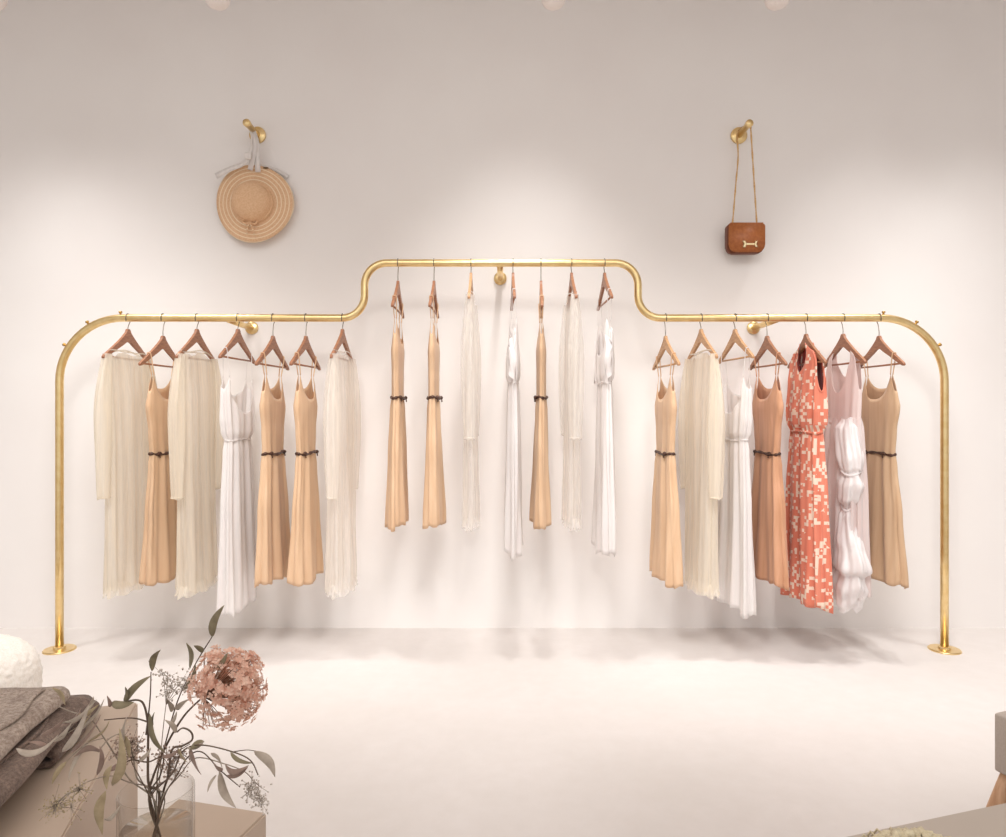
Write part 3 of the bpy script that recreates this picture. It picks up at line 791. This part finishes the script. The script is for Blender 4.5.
folded('light heather knitted sweater on top of the folded woollens', tuple(G(66,698,ZA+.11))[:2], .32, .42, ZA+.100, 2, .015, .028, M['wool1'], 7.7, .16)

# bouclé pouf
bm = bmesh.new()
bmesh.ops.create_icosphere(bm, subdivisions=6, radius=1)
for v in bm.verts:
    c = v.co.copy(); r = math.hypot(c.x, c.y)
    k = (abs(c.x)**3+abs(c.y)**3+abs(c.z)**3)**(-1/3)*.86+.14
    v.co = Vector((c.x*.36*k, c.y*.36*k, .20+c.z*.20*k))
    nn = noise.noise(c*34)*.5+noise.noise(c*70)*.35
    v.co += c*(.013*nn)
    v.co.z = max(.001, v.co.z)
pouf = obj('boucle_pouf', bm, M['boucle']); pouf.location = (-2.10, 2.48, 0)
tag(pouf, 'white nubbly boucle pouf behind the folded woollens at the left edge', 'pouf')

# ------------------------------------------------------------------ vase and flowers
VD = 1.20; VC = Vector(((156.5-CX)/F*VD, VD, ZB)); VH = .190; VR = .0605
vase = thing('glass_vase', 'clear glass cylinder vase half filled with water, on the small plinth', 'vase', VC)
bm = bmesh.new()
lathe(bm, [(VR-.004,0.0005),(VR,.004),(VR,VH-.002),(VR-.001,VH),(VR-.0025,VH),(VR-.0035,VH-.003),(VR-.0035,.014),(VR-.01,.010),(.0005,.010)], 64)
bmesh.ops.remove_doubles(bm, verts=bm.verts, dist=1e-5)
obj('vase_glass', bm, M['glass'], vase)
bm = bmesh.new(); lathe(bm, [(.0005,.0095),(VR-.0100,.0095),(VR-.0042,.0150),(VR-.0042,.125),(.0005,.125)], 64)
obj('water', bm, M['water'], vase)

def leaf(bm, base, tip, width, bend=.15, roll=0, seed=0):
    base = Vector(base); tip = Vector(tip); ax = tip-base; L = ax.length; a = ax.normalized()
    view = Vector((0,-1,.45)).normalized()
    s = a.cross(view); s = s.normalized(); nrm = s.cross(a).normalized()
    s2 = s*math.cos(roll)+nrm*math.sin(roll); n2 = s2.cross(a).normalized()
    rows = []; n = 10
    for i in range(n+1):
        q = i/n; wd = width*(math.sin(PI*min(1, q**.75))**.85)*.5+.0002
        c = base+a*(L*q)+s*(bend*L*math.sin(PI*q))+n2*(.06*L*math.sin(PI*q*1.3+seed))
        tw = .5*math.sin(q*2+seed); sd = s2*math.cos(tw)+n2*math.sin(tw)
        rows.append([bm.verts.new(c-sd*wd+n2*wd*.35), bm.verts.new(c), bm.verts.new(c+sd*wd+n2*wd*.35)])
    for A, B in zip(rows, rows[1:]):
        for j in range(2): bm.faces.new((A[j], A[j+1], B[j+1], B[j]))
def in_vase(k):   # where a stem stands inside the vase
    a = k*2.4; r = .030
    return VC+Vector((r*math.cos(a), r*math.sin(a), .018)), VC+Vector((-r*.4*math.cos(a), -r*.4*math.sin(a), VH-.015))
def branch(name, label, cat, k, pts, leaves, stem_r=.0016, smat='stem', twigs=(), group='dried stems in the vase', rooted=True):
    """pts: photo x, y, depth; leaves: x0,y0,x1,y1,width px,depth,material,bend"""
    a, b = in_vase(k)
    W3 = [P(*q) for q in pts]
    t = thing(name, label, cat, a, 0, group)
    off = Vector(a)
    path = ([a, lerp(a, b, .5)+Vector((0,0,.0)), b] if rooted else [])+W3
    bm = bmesh.new(); tube(bm, [p-off for p in smooth_path(path, 6)], lambda q: stem_r*(1.25-.6*q), 8)
    for tw in twigs:
        tube(bm, [p-off for p in smooth_path([P(*q) for q in tw], 5)], lambda q: stem_r*(.7-.3*q), 6)
    obj('stem', bm, M[smat], t)
    for i, lf in enumerate(leaves):
        x0, y0, x1, y1, w, D, mt = lf[:7]; bd_ = lf[7] if len(lf) > 7 else .1
        bm = bmesh.new()
        D2 = lf[8] if len(lf) > 8 else D-.01
        leaf(bm, P(x0,y0,D)-off, P(x1,y1,D2)-off, w/F*D*.8, bd_, (i%3-1)*.5, i)
        o = obj('leaf', bm, M[mt], t); solidify(o, .0006)
    return t, off
# dried hydrangea
t, off = branch('dried_hydrangea', 'dried dusty pink hydrangea head leaning to the right in the vase', 'flower', 0,
    [(152,780,1.20),(166,746,1.19),(184,716,1.18),(203,697,1.17)], [], .0022)
HCn = P(203,697,1.17); ctr = P(227,686,1.16); rad = .060
axis = (ctr-HCn).normalized()
bm = bmesh.new(); bm2 = bmesh.new(); rnd = random.Random(3)
def floret(bm, c, n, s):
    u = n.orthogonal().normalized(); v = n.cross(u); r0 = rnd.uniform(0, PI)
    for k in range(4):
        a = r0+k*PI/2; d = u*math.cos(a)+v*math.sin(a); e = u*-math.sin(a)+v*math.cos(a)
        lift = rnd.uniform(.1,.55)
        p0 = c; p1 = c+d*s*.55+e*s*.42+n*s*lift*.5; p2 = c+d*s*1.05+n*s*lift; p3 = c+d*s*.55-e*s*.42+n*s*lift*.5
        pm = c+d*s*.6+n*s*lift*.25
        V = [bm.verts.new(p) for p in (p0,p1,p2,p3,pm)]
        bm.faces.new((V[0],V[1],V[4])); bm.faces.new((V[1],V[2],V[4])); bm.faces.new((V[2],V[3],V[4])); bm.faces.new((V[3],V[0],V[4]))
cnt = 0
while cnt < 540:
    d = Vector((rnd.gauss(0,1), rnd.gauss(0,1), rnd.gauss(0,1))).normalized()
    if d.dot(axis) < -.62: continue
    cl = noise.noise(d*2.6+Vector((5,1,2)))
    if cl < -.30: continue
    rr = rad*(1+.18*cl)*(.80 if rnd.random() < .35 else 1)*rnd.uniform(.93,1.05)
    if d.z < -.55: rr *= 1.08
    c = ctr+Vector((d.x*rr, d.y*rr*.8, d.z*rr))
    floret(bm, c-off, d, rnd.uniform(.0058,.0085)); cnt += 1
    if cnt % 4 == 0: tube(bm2, [HCn-off, lerp(HCn, c, .55)-off+axis*.002, c-off], .0006, 4)
obj('flower_head', bm, M['petal'], t, smooth=False)
obj('flower_stalks', bm2, M['pedicel'], t)
# leafy branches
branch('leafy_branch', 'tall olive-leaved twig whose top leaf rises highest above the pink flower', 'dried plant', 1,
    [(157,778,1.22),(165,745,1.23),(178,700,1.24),(196,663,1.25),(212,637,1.25)],
    [(212,637,224,606,10,1.25,'leaf_olive',-.12),(203,652,194,646,7,1.25,'leaf_olive'),(191,668,186,643,9,1.24,'leaf_olive',.1),(184,690,196,664,7,1.23,'leaf_olive',.1),(214,668,229,652,6,1.14,'leaf_olive'),(174,708,190,699,8,1.23,'leaf_grey',.1),(172,712,166,699,6,1.23,'leaf_grey'),(170,726,176,712,7,1.22,'leaf_grey')], .0014)
branch('leafy_branch', 'dark upright stem with a curved top bearing narrow pointed leaves on its left', 'dried plant', 2,
    [(149,785,1.17),(148,755,1.16),(148,725,1.16),(144,705,1.16),(137,700,1.16),(124,702,1.15)],
    [(124,703,150,677,9,1.15,'leaf_olive',-.1),(113,702,133,702,10,1.15,'leaf_olive',.12),(126,700,125,687,8,1.15,'leaf_olive'),(152,671,161,649,8,1.17,'leaf_olive',-.14),(149,714,166,752,9,1.15,'leaf_olive',.12),(150,726,155,712,7,1.16,'leaf_olive'),(110,707,107,696,5,1.15,'leaf_brown')], .0022,
    twigs=[[(148,722,1.16),(132,718,1.16),(104,720,1.15)],[(146,735,1.16),(150,700,1.17),(151,672,1.17)]])
branch('leafy_branch', 'thin drooping branch reaching furthest right over the small plinth with grey leaves', 'dried plant', 3,
    [(172,774,1.14),(182,752,1.12),(200,745,1.10),(230,751,1.09),(250,760,1.08),(258,775,1.08)],
    [(254,751,274,778,11,1.08,'leaf_grey',-.22),(231,752,252,763,5,1.09,'leaf_olive',.12),(188,748,204,741,6,1.11,'leaf_grey'),(190,748,202,774,10,1.11,'leaf_brown',.08),(204,741,190,750,9,1.11,'leaf_olive')], .0013,
    twigs=[[(232,752,1.09),(246,750,1.09),(256,751,1.08)]])
branch('leafy_branch', 'second drooping branch below the first with reddish brown narrow leaves', 'dried plant', 4,
    [(176,777,1.14),(188,757,1.12),(202,752,1.11),(220,770,1.10),(240,787,1.10)],
    [(225,764,248,766,7,1.09,'leaf_brown',.2),(228,775,247,767,5,1.09,'leaf_brown',.15),(219,771,236,808,10,1.10,'leaf_grey',.1),(211,753,223,768,7,1.10,'leaf_grey',-.1),(216,775,208,792,4,1.10,'leaf_grey'),(222,772,214,764,6,1.10,'leaf_brown')], .0012)
branch('leafy_branch', 'pale branch arching left with long straw-coloured leaves over the large plinth', 'dried plant', 5,
    [(137,778,1.16),(133,755,1.14),(124,735,1.12),(110,738,1.10),(98,752,1.08)],
    [(112,786,119,730,12,1.08,'leaf_straw',.12),(107,790,101,836,11,1.06,'leaf_straw',.1),(103,751,74,757,8,1.07,'leaf_brown',.2),(97,775,100,745,6,1.07,'leaf_brown'),(122,735,130,758,9,1.10,'leaf_straw',-.1),(118,745,128,715,8,1.10,'leaf_grey'),(104,820,120,806,5,1.05,'leaf_grey'),(112,765,106,790,7,1.07,'leaf_straw')], .0013, 'stem_pale')
branch('leafy_branch', 'pale feathery branch lying furthest left across the folded woollens', 'dried plant', 6,
    [(130,780,1.16),(118,760,1.12),(104,738,1.10),(90,718,1.08),(72,712,1.08),(58,706,1.08)],
    [(62,752,88,706,9,1.06,'leaf_grey',.08),(18,748,56,735,8,1.06,'leaf_grey',.22),(66,704,52,688,8,1.08,'leaf_straw',.1),(40,736,66,716,6,1.07,'leaf_brown',.1),(50,742,74,722,6,1.07,'leaf_grey'),(70,740,92,714,6,1.07,'leaf_straw'),(76,715,98,705,6,1.08,'leaf_straw'),(80,730,102,700,5,1.08,'leaf_grey'),(58,728,80,708,5,1.07,'leaf_brown'),(84,712,94,696,5,1.09,'leaf_grey'),(86,744,70,780,7,1.07,'leaf_grey'),(66,762,52,784,6,1.06,'leaf_straw'),(60,724,96,700,5,1.07,'leaf_grey'),(72,752,98,716,6,1.07,'leaf_brown'),(90,742,108,720,6,1.08,'leaf_straw'),(48,748,28,742,5,1.06,'leaf_brown')], .0012, 'stem_pale',
    twigs=[[(90,718,1.08),(76,728,1.07),(52,742,1.06)], [(104,738,1.10),(86,744,1.08),(66,762,1.07)]])
branch('curled_twig', 'dark twig curled into a small loop at the vase mouth', 'dried plant', 7,
    [(168,776,1.16),(172,750,1.13),(182,746,1.12),(192,740,1.12),(191,732,1.12),(183,728,1.12),(177,732,1.12)], [(176,733,165,720,6,1.12,'leaf_grey')], .0018)
branch('leafy_branch', 'bare-looking twig crossing low over the vase from left to right', 'dried plant', 8,
    [(160,776,1.20),(163,757,1.15),(148,762,1.12),(131,760,1.11),(120,768,1.10)],
    [(120,768,108,772,6,1.10,'leaf_brown'),(140,760,150,748,6,1.11,'leaf_grey'),(163,757,178,749,6,1.12,'leaf_brown'),(178,748,188,762,6,1.12,'leaf_straw')], .0014,
    twigs=[[(163,757,1.15),(176,752,1.13),(190,744,1.12)]])
# fine blossom sprays
def spray(label, k, pts, c, D, rpx, n, seed, mt='tiny', smat='stem_pale', br=.0016):
    t, off = branch('blossom_spray', label, 'dried flower', k, pts, [], .0010, smat)
    rnd = random.Random(seed); root = P(*pts[-1]); cc = P(c[0], c[1], D); r = rpx/F*D
    bs = bmesh.new(); bb = bmesh.new()
    hubs = [cc+Vector((rnd.uniform(-1,1), rnd.uniform(-.6,.6), rnd.uniform(-1,1)))*r*.55 for _ in range(7)]
    for h in hubs: tube(bs, [root-off, lerp(root, h, .5)-off+Vector((0,0,.002)), h-off], .0005, 4)
    for i in range(n):
        h = rnd.choice(hubs); d = Vector((rnd.gauss(0,1), rnd.gauss(0,.7), rnd.gauss(0,1))); p = h+d*r*.26
        if i % 2 == 0: tube(bs, [h-off, p-off], .0003, 3)
        bmesh.ops.create_icosphere(bb, subdivisions=1, radius=rnd.uniform(.6,1.2)*br, matrix=Matrix.Translation(p-off) @ Matrix.Diagonal((1,1,rnd.uniform(.7,1.4),1)))
    obj('fine_twigs', bs, M[smat], t); obj('blossoms', bb, M[mt], t)
spray('fine grey blossom spray hanging at the far right of the bouquet', 9, [(180,775,1.15),(196,758,1.12),(225,764,1.10),(245,772,1.09),(254,782,1.09)], (256,793), 1.09, 17, 150, 1)
spray('pale silvery blossom spray rising left of the pink flower', 10, [(160,778,1.21),(162,740,1.21),(166,705,1.21)], (170,682), 1.21, 19, 130, 2, 'tiny', 'stem_pale', .0018)
spray('brownish blossom spray at the left rim of the vase', 11, [(140,778,1.15),(133,765,1.12),(131,758,1.11)], (130,748), 1.11, 22, 190, 3, 'tiny_brown', 'stem', .0017)
spray('pale blossom spray hanging lowest left in front of the large plinth', 12, [(128,782,1.15),(112,776,1.08),(92,780,1.04),(76,788,1.02)], (66,800), 1.02, 24, 190, 4, 'leaf_straw', 'stem_pale', .0013)
spray('dense brownish blossom spray filling the vase mouth', 13, [(168,778,1.19),(171,768,1.18)], (170,764), 1.17, 20, 200, 5, 'tiny_brown', 'stem', .0017)

# ------------------------------------------------------------------ right corner
e0 = G(838,837,.45).to_2d(); ed = (G(985,806,.45).to_2d()-e0).normalized(); pn = Vector((ed.y, -ed.x))
s0 = e0-ed*.12
prism('display_plinth', 'pale grey display plinth in the bottom right corner', [tuple(s0), tuple(s0+pn*.5), tuple(s0+pn*.5+ed*.9), tuple(s0+ed*.9)], 0, .45, M['grey'])
# chunky cream knit roll on it
kt = thing('chunky_throw', 'cream chunky knitted throw on the grey plinth, only its top edge in view', 'throw', tuple(G(899,829,.475)-Vector((0,.055,.025))))
rnd = random.Random(5)
bm = bmesh.new()
for j in range(5):
    zz = .010+.0085*(j % 2)+.010*(j//2)
    pts = []
    for k in range(60):
        a = 2*PI*k/60
        pts.append(Vector(((.085-.013*j)*math.cos(a)*1.0+.004*math.sin(9*a+j), (.058-.009*j)*math.sin(a)+.003*math.sin(11*a), zz+.003*math.sin(14*a+j*2))))
    tube(bm, pts, lambda q, j=j: .0085*(1+.3*math.sin(q*2*PI*22+j)), 8, closed=True)
bmesh.ops.rotate(bm, verts=bm.verts, cent=(0,0,0), matrix=Matrix.Rotation(.29, 3, 'Z'))
obj('knit_loops', bm, M['rope'], kt)
bm = bmesh.new()
for k in range(26):
    a = 2*PI*k/26; c = Vector((.078*math.cos(a), .052*math.sin(a), .014)); d = Vector((math.cos(a+rnd.uniform(-.6,.6)), math.sin(a), 0))
    tube(bm, [c, c+d*.012+Vector((0,0,.008)), c+d*.020+Vector((0,0,-.010))], .0022, 5)
obj('fringe', bm, M['rope'], kt)
# upholstered stool
st = thing('upholstered_stool', 'grey upholstered stool with splayed oak legs at the right frame edge', 'stool', (1.64,1.83,0), math.radians(20))
bm = bmesh.new(); box(bm, (0,0,.32), (.46,.40,.16), .008, segs=3); obj('seat', bm, M['upholstery'], st)
for sx in (-1, 1):
    for sy in (-1, 1):
        bm = bmesh.new()
        tp = Vector((sx*.195, sy*.17, .245)); bt = Vector((sx*.27, sy*.23, 0))
        tube(bm, [bt, lerp(bt, tp, .5), tp], lambda q: .013+.013*q, 14)
        obj('leg', bm, M['leg_wood'], st)

# ------------------------------------------------------------------ light
def spot(px, D, pz, tgt, e, size, blend=.8, soft=.06, col=(1,.95,.9)):
    l = bpy.data.lights.new('spot', 'SPOT'); l.energy = e; l.spot_size = math.radians(size); l.spot_blend = blend
    l.shadow_soft_size = soft; l.color = col
    o = bpy.data.objects.new('spot_light', l); COL.objects.link(o)
    o.location = (X(px, D), D, pz)
    o.rotation_euler = (Vector(tgt)-o.location).to_track_quat('-Z', 'Y').to_euler()
for px, tx, e in ((-60,-2.6,118),(40,-2.2,78),(530,.15,138),(950,2.15,112),(1070,2.8,108)):
    spot(px, 3.2, 3.62, (tx, 3.32, 0), e, 76, 1.0, .10, (1,.985,.97))
for px, tx, e in ((60,-1.8,190),(500,0,215),(940,1.8,190)):  # front fill, added to brighten garments and lower wall; no fixture stands there
    spot(px, 1.5, 2.7, (tx, 3.7, .5), e, 66, 1.0, .4, (1,.985,.972))
def area(x, y, z, sx, sy, e, rot=(0,0,0), col=(1,.975,.96)):
    l = bpy.data.lights.new('area_fill', 'AREA'); l.energy = e; l.shape = 'RECTANGLE'; l.size = sx; l.size_y = sy; l.color = col
    o = bpy.data.objects.new('area_fill_light', l); COL.objects.link(o); o.location = (x,y,z); o.rotation_euler = rot
area(0, .3, 3.6, 6, 2.4, 78)  # unseen soft fill overhead, added to lift the foreground and floor
w = bpy.data.worlds.new('world'); sc.world = w; w.use_nodes = True
w.node_tree.nodes['Background'].inputs[0].default_value = (1,.98,.965,1); w.node_tree.nodes['Background'].inputs[1].default_value = .85

# ------------------------------------------------------------------ camera
cam = bpy.data.cameras.new('camera'); cam.sensor_width = 36; cam.lens = F/1006*36; cam.clip_start = .05
co = bpy.data.objects.new('camera', cam); COL.objects.link(co)
cam.shift_y = (CY-418.5)/1006
co.location = (0,0,H); co.rotation_euler = (PI/2,0,0)
sc.camera = co
sc.view_settings.view_transform = 'Standard'; sc.view_settings.look = 'None'
sc.view_settings.exposure = -0.09; sc.view_settings.gamma = 1
